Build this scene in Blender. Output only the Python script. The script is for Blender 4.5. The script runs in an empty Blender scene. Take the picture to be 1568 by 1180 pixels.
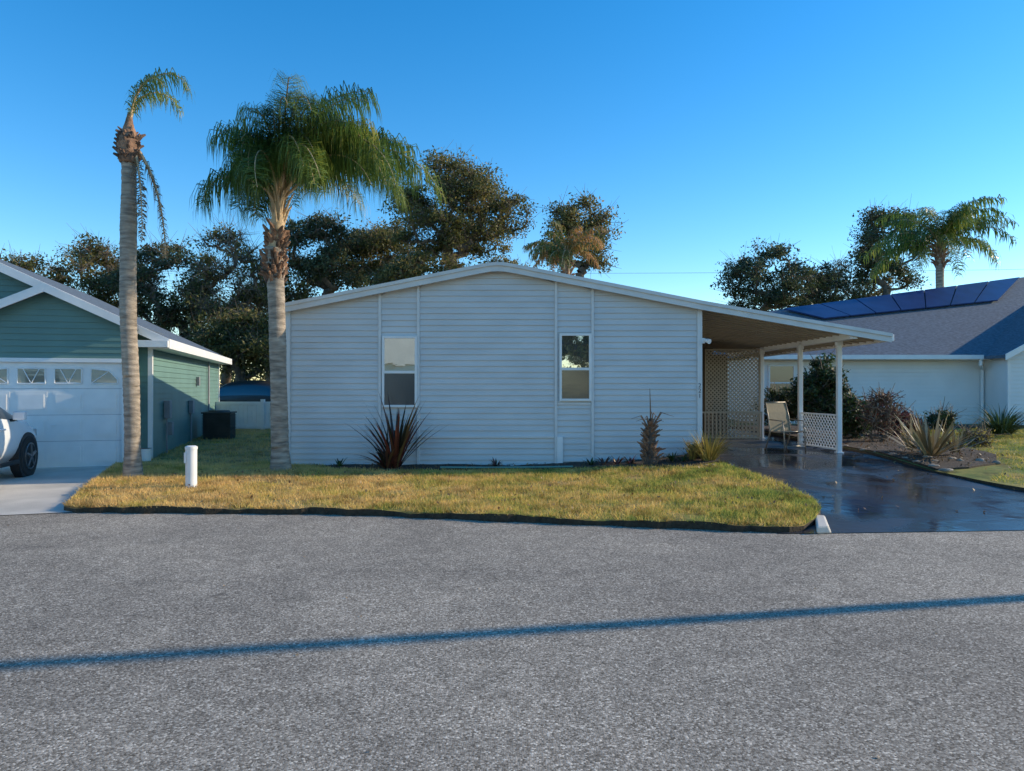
import bpy, bmesh, math, random
import numpy as np
from mathutils import Vector, Matrix
random.seed(7); RNG=np.random.default_rng(7)
sc=bpy.context.scene
R=math.radians
CAMZ=1.6; F=1100.0
def SX(u,Y): return (u-784)/F*Y          # image pixel coordinates at an assumed depth -> metres
def SZ(v,Y): return CAMZ-(v-593)/F*Y
def W(u,v,Y): return (SX(u,Y),Y,SZ(v,Y))

# ---------------------------------------------------------------- materials
def newmat(name):
    m=bpy.data.materials.new(name); m.use_nodes=True
    nt=m.node_tree; b=nt.nodes['Principled BSDF']; return m,nt,b
def N(nt,t,**k):
    n=nt.nodes.new(t)
    for a,v in k.items(): setattr(n,a,v)
    return n
def ramp(nt,stops):
    r=N(nt,'ShaderNodeValToRGB'); el=r.color_ramp.elements
    while len(el)<len(stops): el.new(0.5)
    for e,(p,c) in zip(el,stops):
        e.position=p; e.color=(*c,1) if len(c)==3 else c
    return r
def M(name,col,rough=.6,var=.15,scale=3,bump=0,bscale=40,spec=.5,metal=0,stretch=None,coat=0):
    m,nt,b=newmat(name)
    tc=N(nt,'ShaderNodeTexCoord'); mp=N(nt,'ShaderNodeMapping')
    nt.links.new(tc.outputs['Object'],mp.inputs[0])
    if stretch: mp.inputs['Scale'].default_value=stretch
    n=N(nt,'ShaderNodeTexNoise'); n.inputs['Scale'].default_value=scale; n.inputs['Detail'].default_value=6
    nt.links.new(mp.outputs[0],n.inputs['Vector'])
    lo=tuple(c*(1-var) for c in col); hi=tuple(min(1,c*(1+var)) for c in col)
    r=ramp(nt,[(.3,lo),(.7,hi)]); nt.links.new(n.outputs[0],r.inputs[0]); nt.links.new(r.outputs[0],b.inputs['Base Color'])
    b.inputs['Roughness'].default_value=rough; b.inputs['Metallic'].default_value=metal
    b.inputs['Specular IOR Level'].default_value=spec; b.inputs['Coat Weight'].default_value=coat
    if bump:
        n2=N(nt,'ShaderNodeTexNoise'); n2.inputs['Scale'].default_value=bscale; n2.inputs['Detail'].default_value=4
        nt.links.new(mp.outputs[0],n2.inputs['Vector'])
        bp=N(nt,'ShaderNodeBump'); bp.inputs['Strength'].default_value=bump; bp.inputs['Distance'].default_value=.02
        nt.links.new(n2.outputs[0],bp.inputs['Height']); nt.links.new(bp.outputs[0],b.inputs['Normal'])
    return m
def leafmat(name,stops,trans=.3,rough=.55):
    m,nt,b=newmat(name)
    a=N(nt,'ShaderNodeAttribute'); a.attribute_name='rnd'
    r=ramp(nt,stops); nt.links.new(a.outputs['Fac'],r.inputs[0])
    nt.links.new(r.outputs[0],b.inputs['Base Color']); b.inputs['Roughness'].default_value=rough
    t=N(nt,'ShaderNodeBsdfTranslucent'); nt.links.new(r.outputs[0],t.inputs[0])
    mx=N(nt,'ShaderNodeMixShader'); mx.inputs[0].default_value=trans
    nt.links.new(b.outputs[0],mx.inputs[1]); nt.links.new(t.outputs[0],mx.inputs[2])
    nt.links.new(mx.outputs[0],nt.nodes['Material Output'].inputs[0]); return m

def road_mat():
    m,nt,b=newmat('asphalt'); L=nt.links.new
    tc=N(nt,'ShaderNodeTexCoord'); P=tc.outputs['Object']
    v=N(nt,'ShaderNodeTexVoronoi'); v.inputs['Scale'].default_value=100; L(P,v.inputs['Vector'])
    r1=ramp(nt,[(0,(.135,.112,.086)),(.35,(.265,.224,.180)),(.75,(.40,.346,.283)),(.92,(.55,.475,.39)),(1,(.78,.69,.57))])
    sep=N(nt,'ShaderNodeSeparateColor'); L(v.outputs['Color'],sep.inputs[0]); L(sep.outputs[0],r1.inputs[0])
    n=N(nt,'ShaderNodeTexNoise'); n.inputs['Scale'].default_value=.38; n.inputs['Detail'].default_value=7; n.inputs['Roughness'].default_value=.62; n.inputs['Distortion'].default_value=.5; L(P,n.inputs['Vector'])
    r2=ramp(nt,[(.33,(.76,.76,.76)),(.5,(.95,.95,.94)),(.68,(1.22,1.21,1.18))]); L(n.outputs[0],r2.inputs[0])
    mx=N(nt,'ShaderNodeMix',data_type='RGBA',blend_type='MULTIPLY'); mx.inputs[0].default_value=1
    L(r1.outputs[0],mx.inputs[6]); L(r2.outputs[0],mx.inputs[7])
    n4=N(nt,'ShaderNodeTexNoise'); n4.inputs['Scale'].default_value=4.5; n4.inputs['Detail'].default_value=9; n4.inputs['Roughness'].default_value=.7; L(P,n4.inputs['Vector'])
    r4=ramp(nt,[(.35,(.84,.84,.84)),(.65,(1.13,1.12,1.11))]); L(n4.outputs[0],r4.inputs[0])
    mx4=N(nt,'ShaderNodeMix',data_type='RGBA',blend_type='MULTIPLY'); mx4.inputs[0].default_value=1
    L(mx.outputs[2],mx4.inputs[6]); L(r4.outputs[0],mx4.inputs[7])
    # cracks
    nd=N(nt,'ShaderNodeTexNoise'); nd.inputs['Scale'].default_value=1.7; nd.inputs['Detail'].default_value=8; L(P,nd.inputs['Vector'])
    ad=N(nt,'ShaderNodeVectorMath',operation='MULTIPLY_ADD'); ad.inputs[1].default_value=(1.0,1.0,0); L(nd.outputs['Color'],ad.inputs[0]); L(P,ad.inputs[2])
    vc=N(nt,'ShaderNodeTexVoronoi',feature='DISTANCE_TO_EDGE',voronoi_dimensions='2D'); vc.inputs['Scale'].default_value=.42; L(ad.outputs[0],vc.inputs['Vector'])
    rc=ramp(nt,[(.0,(1,1,1)),(.0015,(.9,.9,.9)),(.0042,(0,0,0))]); L(vc.outputs['Distance'],rc.inputs[0])
    nm=N(nt,'ShaderNodeTexNoise'); nm.inputs['Scale'].default_value=.6; nm.inputs['Detail'].default_value=4; L(P,nm.inputs['Vector'])
    rm=ramp(nt,[(.45,(0,0,0)),(.60,(1,1,1))]); L(nm.outputs[0],rm.inputs[0])
    mu=N(nt,'ShaderNodeMath',operation='MULTIPLY'); L(rc.outputs[0],mu.inputs[0]); L(rm.outputs[0],mu.inputs[1])
    mu2=N(nt,'ShaderNodeMath',operation='MULTIPLY'); L(mu.outputs[0],mu2.inputs[0]); mu2.inputs[1].default_value=.65
    mc=N(nt,'ShaderNodeMix',data_type='RGBA'); L(mu2.outputs[0],mc.inputs[0]); L(mx4.outputs[2],mc.inputs[6]); mc.inputs[7].default_value=(.05,.044,.038,1)
    L(mc.outputs[2],b.inputs['Base Color']); b.inputs['Roughness'].default_value=.85; b.inputs['Specular IOR Level'].default_value=.15
    bp=N(nt,'ShaderNodeBump'); bp.inputs['Strength'].default_value=.35; bp.inputs['Distance'].default_value=.004
    L(v.outputs['Distance'],bp.inputs['Height']); bp.invert=True; L(bp.outputs[0],b.inputs['Normal'])
    return m
def wet_mat():
    m,nt,b=newmat('wet_sealed_drive'); L=nt.links.new
    tc=N(nt,'ShaderNodeTexCoord'); P=tc.outputs['Object']
    n=N(nt,'ShaderNodeTexNoise'); n.inputs['Scale'].default_value=.9; n.inputs['Detail'].default_value=7; n.inputs['Distortion'].default_value=.6; L(P,n.inputs['Vector'])
    r=ramp(nt,[(.42,(.08,.08,.08)),(.55,(.25,.25,.25)),(.68,(.5,.5,.5))]); L(n.outputs[0],r.inputs[0]); L(r.outputs[0],b.inputs['Roughness'])
    c=ramp(nt,[(.4,(.018,.022,.032)),(.7,(.05,.052,.06))]); L(n.outputs[0],c.inputs[0]); L(c.outputs[0],b.inputs['Base Color'])
    n2=N(nt,'ShaderNodeTexNoise'); n2.inputs['Scale'].default_value=5; n2.inputs['Detail'].default_value=8; L(P,n2.inputs['Vector'])
    bp=N(nt,'ShaderNodeBump'); bp.inputs['Strength'].default_value=.14; bp.inputs['Distance'].default_value=.02; L(n2.outputs[0],bp.inputs['Height']); L(bp.outputs[0],b.inputs['Normal'])
    return m
def lawn_mat(name,blades=False,shade=1.0):
    m,nt,b=newmat(name); L=nt.links.new
    g=N(nt,'ShaderNodeNewGeometry'); P=g.outputs['Position']
    sp=N(nt,'ShaderNodeSeparateXYZ'); L(P,sp.inputs[0])
    mr=N(nt,'ShaderNodeMapRange'); mr.inputs[1].default_value=-5; mr.inputs[2].default_value=4.5; mr.inputs[3].default_value=.0; mr.inputs[4].default_value=.58; L(sp.outputs[0],mr.inputs[0])
    n=N(nt,'ShaderNodeTexNoise'); n.inputs['Scale'].default_value=1.1; n.inputs['Detail'].default_value=9; n.inputs['Roughness'].default_value=.72; L(P,n.inputs['Vector'])
    s=N(nt,'ShaderNodeMath',operation='SUBTRACT'); L(n.outputs[0],s.inputs[0]); s.inputs[1].default_value=.5
    k=N(nt,'ShaderNodeMath',operation='MULTIPLY_ADD'); L(s.outputs[0],k.inputs[0]); k.inputs[1].default_value=2.8; L(mr.outputs[0],k.inputs[2])
    last=k
    if blades:
        a=N(nt,'ShaderNodeAttribute'); a.attribute_name='rnd'
        k2=N(nt,'ShaderNodeMath',operation='MULTIPLY_ADD'); L(a.outputs['Fac'],k2.inputs[0]); k2.inputs[1].default_value=.6; 
        s2=N(nt,'ShaderNodeMath',operation='SUBTRACT'); L(k.outputs[0],s2.inputs[0]); s2.inputs[1].default_value=.3; L(s2.outputs[0],k2.inputs[2]); last=k2
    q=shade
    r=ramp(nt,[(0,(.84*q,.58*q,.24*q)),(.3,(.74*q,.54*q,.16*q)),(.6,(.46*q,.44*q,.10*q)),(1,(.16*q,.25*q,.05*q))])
    L(last.outputs[0],r.inputs[0])
    n3=N(nt,'ShaderNodeTexNoise'); n3.inputs['Scale'].default_value=3.2; n3.inputs['Detail'].default_value=7; n3.inputs['Roughness'].default_value=.7; L(P,n3.inputs['Vector'])
    r3=ramp(nt,[(.36,(.50,.45,.38)),(.5,(.95,.95,.95)),(.66,(1.2,1.18,1.1))]); L(n3.outputs[0],r3.inputs[0])
    mx3=N(nt,'ShaderNodeMix',data_type='RGBA',blend_type='MULTIPLY'); mx3.inputs[0].default_value=1; L(r.outputs[0],mx3.inputs[6]); L(r3.outputs[0],mx3.inputs[7])
    col=mx3.outputs[2]
    L(col,b.inputs['Base Color']); b.inputs['Roughness'].default_value=.8; b.inputs['Specular IOR Level'].default_value=.2
    if blades:
        t=N(nt,'ShaderNodeBsdfTranslucent'); L(col,t.inputs[0]); mx=N(nt,'ShaderNodeMixShader'); mx.inputs[0].default_value=.4
        L(b.outputs[0],mx.inputs[1]); L(t.outputs[0],mx.inputs[2]); L(mx.outputs[0],nt.nodes['Material Output'].inputs[0])
    return m
def glass_mat(name,col,refl,rough=.02):
    m,nt,b=newmat(name); b.inputs['Base Color'].default_value=(*col,1); b.inputs['Roughness'].default_value=.3
    n=N(nt,'ShaderNodeTexNoise'); n.inputs['Scale'].default_value=2.5
    bp=N(nt,'ShaderNodeBump'); bp.inputs['Strength'].default_value=.04; bp.inputs['Distance'].default_value=.02; nt.links.new(n.outputs[0],bp.inputs['Height'])
    g=N(nt,'ShaderNodeBsdfGlossy'); g.inputs['Roughness'].default_value=rough; g.inputs[0].default_value=(.95,.97,1,1); nt.links.new(bp.outputs[0],g.inputs['Normal'])
    mx=N(nt,'ShaderNodeMixShader'); mx.inputs[0].default_value=refl
    nt.links.new(b.outputs[0],mx.inputs[1]); nt.links.new(g.outputs[0],mx.inputs[2]); nt.links.new(mx.outputs[0],nt.nodes['Material Output'].inputs[0]); return m

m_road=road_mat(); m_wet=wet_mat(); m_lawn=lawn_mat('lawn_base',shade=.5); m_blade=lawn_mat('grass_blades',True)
m_side=M('vinyl_siding_grey',(.63,.615,.60),.45,.07,1.2,stretch=(1,1,3))
m_side2=M('vinyl_siding_white',(.78,.76,.73),.45,.05,1.2)
m_green=M('vinyl_siding_green',(.135,.24,.21),.5,.12,1.2)
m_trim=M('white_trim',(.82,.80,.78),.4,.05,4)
m_jtrim=M('siding_channel',(.70,.68,.66),.4,.05,4)
m_fascia=M('fascia_offwhite',(.66,.645,.62),.4,.08,3)
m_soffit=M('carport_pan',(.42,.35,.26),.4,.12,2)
m_shing=M('grey_shingle',(.10,.13,.165),.85,.35,9,.5,60,stretch=(1,1,4))
m_conc=M('concrete',(.58,.53,.46),.85,.18,1.3,.25,60)
m_soil=M('soil_edge',(.05,.036,.022),.95,.4,20,.6,40)
m_mulch=M('mulch',(.065,.045,.032),.95,.6,25,.8,60)
m_ground=M('ground_grass',(.13,.13,.05),.95,.4,.6,.3,20)
m_glU=glass_mat('window_glass_upper',(.10,.11,.12),.75)
m_glL=glass_mat('window_screen_lower',(.035,.04,.045),.10,.12)
m_glD=glass_mat('door_glass',(.3,.27,.2),.35)
m_black=M('black_plastic',(.015,.015,.017),.5,.2)
m_num=M('number_grey',(.12,.12,.13),.5,.2)
m_grey=M('grey_seam',(.3,.3,.32),.5,.2)
m_rubber=M('tyre_rubber',(.02,.02,.02),.8,.2)
m_metal=M('alloy',(.22,.22,.23),.35,.1,metal=.9)
m_carw=M('car_paint_white',(.75,.76,.78),.25,.02,coat=.6)
m_carg=M('car_paint_dark',(.05,.045,.04),.35,.05,coat=.2)
m_bark=M('bark',(.17,.13,.095),.95,.45,6,.8,18,stretch=(1,1,.3))
m_palmbark=M('palm_bark',(.34,.28,.22),.9,.5,4,.8,22,stretch=(1,1,5))
m_boot=M('palm_boots',(.25,.14,.085),.9,.6,9,.6,30)
m_bootd=M('palm_boots_dark',(.11,.07,.05),.9,.6,9,.6,30)
m_petiole=M('palm_petiole',(.54,.38,.22),.7,.35,6,.3,20)
m_rock=M('rock',(.26,.22,.18),.9,.35,5,.6,20)
m_solar=M('solar_cells',(.02,.05,.15),.35,.15,2,spec=.35)
m_alu=M('aluminium',(.45,.45,.46),.4,.1,metal=.6)
m_chair=M('chair_frame',(.28,.25,.21),.4,.1,metal=.4)
m_sling=M('sling_fabric',(.28,.23,.155),.8,.1,20)
m_ac=M('ac_dark',(.05,.055,.05),.6,.3)
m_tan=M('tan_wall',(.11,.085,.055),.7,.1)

# ---------------------------------------------------------------- mesh helpers
def empty(name,loc=(0,0,0),rz=0):
    e=bpy.data.objects.new(name,None); e.location=loc; e.rotation_euler=(0,0,rz); e.empty_display_size=.3
    sc.collection.objects.link(e); return e
class MB:
    def __init__(s): s.v=[]; s.f=[]; s.m=[]
    def add(s,vs,fs,mi=0):
        o=len(s.v); s.v+=[tuple(map(float,p)) for p in vs]
        for f in fs: s.f.append(tuple(i+o for i in f)); s.m.append(mi)
    def box(s,x0,x1,y0,y1,z0,z1,mi=0):
        s.add([(x0,y0,z0),(x1,y0,z0),(x1,y1,z0),(x0,y1,z0),(x0,y0,z1),(x1,y0,z1),(x1,y1,z1),(x0,y1,z1)],
              [(0,3,2,1),(4,5,6,7),(0,1,5,4),(1,2,6,5),(2,3,7,6),(3,0,4,7)],mi); return s
    def prism(s,poly,y0,y1,mi=0):   # poly in (x,z)
        n=len(poly); vs=[(x,y0,z) for x,z in poly]+[(x,y1,z) for x,z in poly]
        fs=[tuple(range(n)),tuple(range(2*n-1,n-1,-1))]+[(i,i+n,(i+1)%n+n,(i+1)%n) for i in range(n)]
        s.add(vs,fs,mi); return s
    def tube(s,pts,rad,n=8,mi=0):
        pts=[Vector([float(c) for c in p]) for p in pts]
        if not hasattr(rad,'__len__'): rad=[rad]*len(pts)
        rad=[float(q) for q in rad]
        vs=[]; 
        for i,p in enumerate(pts):
            d=(pts[min(i+1,len(pts)-1)]-pts[max(i-1,0)]).normalized()
            a=d.cross(Vector((0,1,0)) if abs(d.y)<.9 else Vector((1,0,0))).normalized(); b=d.cross(a)
            for k in range(n):
                t=2*math.pi*k/n; vs.append(p+rad[i]*(math.cos(t)*a+math.sin(t)*b))
        fs=[]
        for i in range(len(pts)-1):
            for k in range(n): fs.append((i*n+k,i*n+(k+1)%n,(i+1)*n+(k+1)%n,(i+1)*n+k))
        fs.append(tuple(range(n-1,-1,-1))); fs.append(tuple((len(pts)-1)*n+k for k in range(n)))
        s.add(vs,fs,mi); return s
    def siding(s,z0,z1,pitch,xl,xr,mi=0,lap=.018):
        z=z0
        while z<z1-1e-4:
            t=min(z+pitch,z1); a,b=xl(z),xr(z); c,d=xl(t),xr(t)
            if d<=c: c=d=(c+d)/2
            if b>a:
                s.add([(a,-lap,z),(b,-lap,z),(d,0,t),(c,0,t),(a,0,z),(b,0,z)],[(0,1,2,3),(4,5,1,0)],mi)
            z=t
        return s
    def obj(s,name,mats,parent=None,loc=(0,0,0),rot=(0,0,0),smooth=False,bevel=0,sub=0):
        me=bpy.data.meshes.new(name); me.from_pydata(s.v,[],s.f); me.validate()
        if not isinstance(mats,(list,tuple)): mats=[mats]
        for m in mats: me.materials.append(m)
        if len(me.polygons)==len(s.m): me.polygons.foreach_set('material_index',s.m)
        if smooth: me.polygons.foreach_set('use_smooth',[True]*len(me.polygons))
        bm=bmesh.new(); bm.from_mesh(me); bmesh.ops.recalc_face_normals(bm,faces=bm.faces) if smooth else None; bm.to_mesh(me); bm.free()
        o=bpy.data.objects.new(name,me); sc.collection.objects.link(o); o.location=loc; o.rotation_euler=rot
        if parent: o.parent=parent
        if bevel:
            b=o.modifiers.new('b','BEVEL'); b.width=bevel; b.segments=2; b.limit_method='ANGLE'
        if sub:
            b=o.modifiers.new('s','SUBSURF'); b.levels=sub; b.render_levels=sub
        return o
def fast(name,V,Fs,mats,rnd=None,mi=None,parent=None,smooth=False):
    V=np.asarray(V,dtype=np.float32); Fs=np.asarray(Fs,dtype=np.int32)
    me=bpy.data.meshes.new(name); me.vertices.add(len(V)); me.vertices.foreach_set('co',V.ravel())
    k=Fs.shape[1]; me.loops.add(Fs.size); me.loops.foreach_set('vertex_index',Fs.ravel())
    me.polygons.add(len(Fs)); me.polygons.foreach_set('loop_start',np.arange(len(Fs),dtype=np.int32)*k)
    for m in mats: me.materials.append(m)
    if mi is not None: me.polygons.foreach_set('material_index',np.asarray(mi,dtype=np.int32))
    me.update(calc_edges=True)
    if rnd is not None:
        a=me.attributes.new('rnd','FLOAT','FACE'); a.data.foreach_set('value',np.asarray(rnd,dtype=np.float32))
    if smooth: me.polygons.foreach_set('use_smooth',[True]*len(Fs))
    o=bpy.data.objects.new(name,me); sc.collection.objects.link(o)
    if parent: o.parent=parent
    return o
def unit(a): return a/(np.linalg.norm(a,axis=-1,keepdims=True)+1e-9)
class FB:  # fast quad accumulator
    def __init__(s): s.V=[];s.F=[];s.R=[];s.M=[];s.n=0
    def add(s,V,Fq,rnd,mi):
        s.V.append(V); s.F.append(Fq+s.n); s.n+=len(V); s.R.append(np.broadcast_to(rnd,(len(Fq),)).copy()); s.M.append(np.full(len(Fq),mi))
    def obj(s,name,mats,parent=None):
        return fast(name,np.concatenate(s.V),np.concatenate(s.F),mats,np.concatenate(s.R),np.concatenate(s.M),parent)
def tubes(P,Q,RP,RQ,n=6):
    d=unit(Q-P); ref=np.where(np.abs(d[:,2:3])<.9,np.array([[0,0,1.]]),np.array([[1.,0,0]]))
    a=unit(np.cross(d,ref)); b=np.cross(d,a); V=[]
    for X,Rr in ((P,RP),(Q,RQ)):
        for k in range(n):
            t=2*math.pi*k/n; V.append(X+Rr[:,None]*(math.cos(t)*a+math.sin(t)*b))
    V=np.stack(V,1); m=len(P); base=np.arange(m)[:,None]*(2*n)
    Fq=np.concatenate([base+np.array([[k,(k+1)%n,n+(k+1)%n,n+k]]) for k in range(n)],0)
    return V.reshape(-1,3),Fq
def leaves(C,size,rng,flat=.3,asp=.5):
    n=len(C); u=unit(rng.normal(size=(n,3))); w=unit(np.cross(u,rng.normal(size=(n,3))+np.array([0,0,flat])))
    s=size*rng.uniform(.6,1.4,(n,1)); V=np.stack([C-u*s,C-w*s*asp,C+u*s,C+w*s*asp],1).reshape(-1,3)
    return V,np.arange(4*n).reshape(-1,4)

# ---------------------------------------------------------------- terrain
cx=[-80,-20,-8,-6.3,-5.6,-2.33,-1.49,.12,1.6,3.24,5.7,9,14,22,80]
cy=[9.2,8.6,8.8,8.95,9.17,9.03,8.89,8.5,8.19,7.82,8.0,8.7,9.6,10.5,11]
def yc(x): return float(np.interp(x,cx,cy))
def Lx(x):
    t=min(1,max(0,(x-.3)/4.5)); return .03+.24*t*t*(3-2*t)
def h(x,y):
    c=yc(x); t=(y-c)/(14-c)
    t=min(1,max(0,t)); e=max(0,min(1,(y-15)/12))
    return Lx(x)*t + .08*e
def patch(name,poly,zf,step,mat,skirt=0,skirtmat=None,parent=None):
    bm=bmesh.new(); vs=[bm.verts.new((x,y,0)) for x,y in poly]; f=bm.faces.new(vs)
    bmesh.ops.triangulate(bm,faces=bm.faces[:])
    xs=[p[0] for p in poly]; ys=[p[1] for p in poly]
    for ax,lo,hi in ((0,min(xs),max(xs)),(1,min(ys),max(ys))):
        v=math.floor(lo/step)*step+step
        while v<hi:
            co=[0,0,0]; no=[0,0,0]; co[ax]=v; no[ax]=1
            bmesh.ops.bisect_plane(bm,geom=bm.verts[:]+bm.edges[:]+bm.faces[:],plane_co=co,plane_no=no); v+=step
    bmesh.ops.recalc_face_normals(bm,faces=bm.faces)
    if sum(f.normal.z for f in bm.faces)<0: bmesh.ops.reverse_faces(bm,faces=bm.faces)
    for v in bm.verts: v.co.z=zf(v.co.x,v.co.y)
    if skirt:
        be=[e for e in bm.edges if e.is_boundary]
        r=bmesh.ops.extrude_edge_only(bm,edges=be)
        for g in r['geom']:
            if isinstance(g,bmesh.types.BMVert): g.co.z-=skirt
            if isinstance(g,bmesh.types.BMFace): g.material_index=1
    me=bpy.data.meshes.new(name); bm.to_mesh(me); bm.free(); me.materials.append(mat)
    if skirtmat: me.materials.append(skirtmat)
    o=bpy.data.objects.new(name,me); sc.collection.objects.link(o)
    if parent: o.parent=parent
    return o
gx=sorted(set(list(np.linspace(-900,-60,8))+list(np.linspace(-60,-12,12))+list(np.linspace(-12,20,65))+list(np.linspace(20,60,10))+list(np.linspace(60,900,8))))
gy=sorted(set(list(np.linspace(-900,-40,8))+list(np.linspace(-40,6,12))+list(np.linspace(6,30,49))+list(np.linspace(30,80,10))+list(np.linspace(80,1500,8))))
V=[(x,y,h(x,y)-.07) for y in gy for x in gx]; nx=len(gx)
Fg=[(j*nx+i,j*nx+i+1,(j+1)*nx+i+1,(j+1)*nx+i) for j in range(len(gy)-1) for i in range(nx-1)]
fast('ground',V,Fg,[m_ground])
rx=sorted(set(cx+list(np.linspace(-20,22,43))))
rp=[(x,-9.5) for x in rx]+[(x,yc(x)+.03) for x in reversed(rx)]
patch('road',rp,lambda x,y:0.0,4,m_road)

def wob(x,y): return .012*math.sin(3.1*x+1.7*y)+.01*math.sin(5.3*y-2.2*x)+.008*math.sin(9*x+4*y)
lawn_poly=[]
for x in np.linspace(-5.55,2.85,85): lawn_poly.append((float(x),yc(x)+.025*math.sin(7*x)+.02*math.sin(17*x+1)+.015*math.sin(41*x)))
lawn_poly+=[(3.05,7.9),(3.25,8.0),(3.5,8.3),(3.8,8.85),(3.97,9.5),(3.97,10.5),(3.85,11.6),(3.68,12.9),(3.62,14.1),(-4.2,14.1),(-4.2,27),(-14.2,27),(-11.0,19),(-7.95,15.6),(-8.0,14.7),(-7.1,12.4),(-6.2,10.2),(-5.8,9.3)]
def zl(x,y):
    return h(x,y)+.075+wob(x,y)*.8
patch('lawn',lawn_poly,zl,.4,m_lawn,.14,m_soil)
patch('driveway',[(2.9,7.84),(3.24,7.84),(5.7,8.02),(8.8,8.67),(8.6,9.2),(7.6,10.0),(7.25,10.6),(7.05,12),(7.05,15),(7.05,22),(3.3,22),(3.3,12),(3.7,9.5),(3.3,8.6)],lambda x,y:h(x,y)+.006,.5,m_wet)
patch('driveway',[(-20,8.62),(-8,8.82),(-6.3,8.97),(-5.55,9.2),(-5.6,9.6),(-6.9,12.4),(-7.8,14.9),(-7.6,16),(-20,12.5)],lambda x,y:h(x,y)+.008,.8,m_conc)
ry=[(8.8,8.68),(14,9.6),(22,10.5),(60,10.9),(60,40),(7.05,40),(7.05,12),(7.25,10.6),(7.6,10.0),(8.6,9.2)]
m_lawn2=lawn_mat('lawn_right',shade=.5)
patch('side_lawn',ry,lambda x,y:h(x,y)+.05+wob(x,y)*.6,1.0,m_lawn2,.1,m_soil)
mulch_poly=[(7.1,12.0),(7.7,12.1),(8.5,12.6),(9.1,13.5),(9.4,14.8),(9.2,16.5),(10.5,19.5),(13,21.5),(20,22.9),(7.1,22.9)]
patch('mulch_bed',mulch_poly,lambda x,y:h(x,y)+.085+wob(x,y)*.6,.6,m_mulch,.05,m_soil)
bed_poly=[(1.2,13.0),(2.2,12.7),(3.2,12.55),(3.66,12.65),(3.6,13.74),(-3.6,13.74),(-3.3,13.2),(-2.2,12.85),(-1.2,13.0),(-.2,13.05)]
patch('flower_bed',bed_poly,lambda x,y:h(x,y)+.10+wob(x,y),.3,m_mulch,.06,m_soil)
def inpoly(x,y,poly):
    ins=np.zeros(len(x),bool); n=len(poly)
    for i in range(n):
        x1,y1=poly[i]; x2,y2=poly[(i+1)%n]
        if y1==y2: continue
        c=((y1>y)!=(y2>y))&(x<(x2-x1)*(y-y1)/(y2-y1)+x1); ins^=c
    return ins
def blades(name,poly,bx,n,hh,dz,mat,excl=None,w0=(.004,.009)):
    x=RNG.uniform(bx[0],bx[1],n); y=RNG.uniform(bx[2],bx[3],n); k=inpoly(x,y,poly)
    if excl: k&=~inpoly(x,y,excl)
    dens=np.sin(x*3.3+2*np.sin(y*2.1))*np.sin(y*4.1+1.7*np.sin(x*1.9)); k&=RNG.uniform(size=n)<(.7+.5*dens)
    x=x[k]; y=y[k]
    z=np.array([h(a,b)+dz for a,b in zip(x,y)])
    n=len(x); P=np.stack([x,y,z],1); t=RNG.uniform(0,2*math.pi,n)
    cl=.75+.5*np.sin(x*2.1+1.3*np.sin(y*1.7))*np.sin(y*2.7+x)
    H=hh*RNG.uniform(.5,1.5,n)*(0.8+.35*cl); w=RNG.uniform(*w0,n)
    a=np.stack([np.cos(t),np.sin(t),0*t],1)*w[:,None]
    ln=RNG.normal(size=(n,3))*.8; ln[:,2]=1; tip=P+unit(ln)*H[:,None]
    V=np.stack([P-a,P+a,tip],1).reshape(-1,3)
    return fast(name,V,np.arange(3*n).reshape(-1,3),[mat],RNG.uniform(0,1,n))
blades('lawn_grass',lawn_poly,(-8,4,7.7,14.1),330000,.06,.07,m_blade,bed_poly)
blades('lawn_grass',lawn_poly,(-14,-4,14,27),50000,.08,.07,m_blade)
blades('side_lawn_grass',[(7.3,10.7),(8.6,9.3),(14,9.7),(17,10.2),(24,18),(24,22),(11,21),(9.4,17),(8.6,12.4),(7.3,11)],(7,24,8.5,22),160000,.06,.045,m_blade,mulch_poly)
n=900; x=RNG.uniform(-6,11,n); y=RNG.uniform(8.6,14,n)
zz=np.array([h(a,b)+ (.13 if a<3.9 or a>7.3 else .02) for a,b in zip(x,y)])
k=~((x>3.6)&(x<7.3)&(RNG.uniform(size=n)<.6)); k&=np.array([b>yc(a)+.15 for a,b in zip(x,y)]); C=np.stack([x,y,zz],1)[k]
V,Fq=leaves(C,.022,RNG,flat=4,asp=.6)
m_dead=leafmat('dead_leaves',[(0,(.12,.06,.03)),(.5,(.25,.14,.06)),(1,(.4,.27,.12))],.1)
fast('fallen_leaves',V,Fq,[m_dead],RNG.uniform(0,1,len(Fq)))
n=6000; x=RNG.uniform(-3.6,12,n); y=RNG.uniform(11.5,18,n); k=inpoly(x,y,bed_poly)|inpoly(x,y,mulch_poly); x=x[k];y=y[k]
C=np.stack([x,y,np.array([h(a,b)+.11 for a,b in zip(x,y)])],1); V,Fq=leaves(C,.03,RNG,flat=2,asp=.4)
fast('mulch_chips',V,Fq,[m_dead],RNG.uniform(0,.5,len(Fq)))
n=90; x=RNG.uniform(-7,7,n); y=RNG.uniform(2.2,8.4,n); C=np.stack([x,y,np.full(n,.006)],1); k=np.array([b<yc(a)-.1 for a,b in zip(x,y)]); V,Fq=leaves(C[k],.012,RNG,flat=8,asp=.6)
V[:,2]=np.clip(V[:,2],.003,.012); fast('road_leaves',V,Fq,[m_dead],RNG.uniform(.3,1,len(Fq)))

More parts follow.
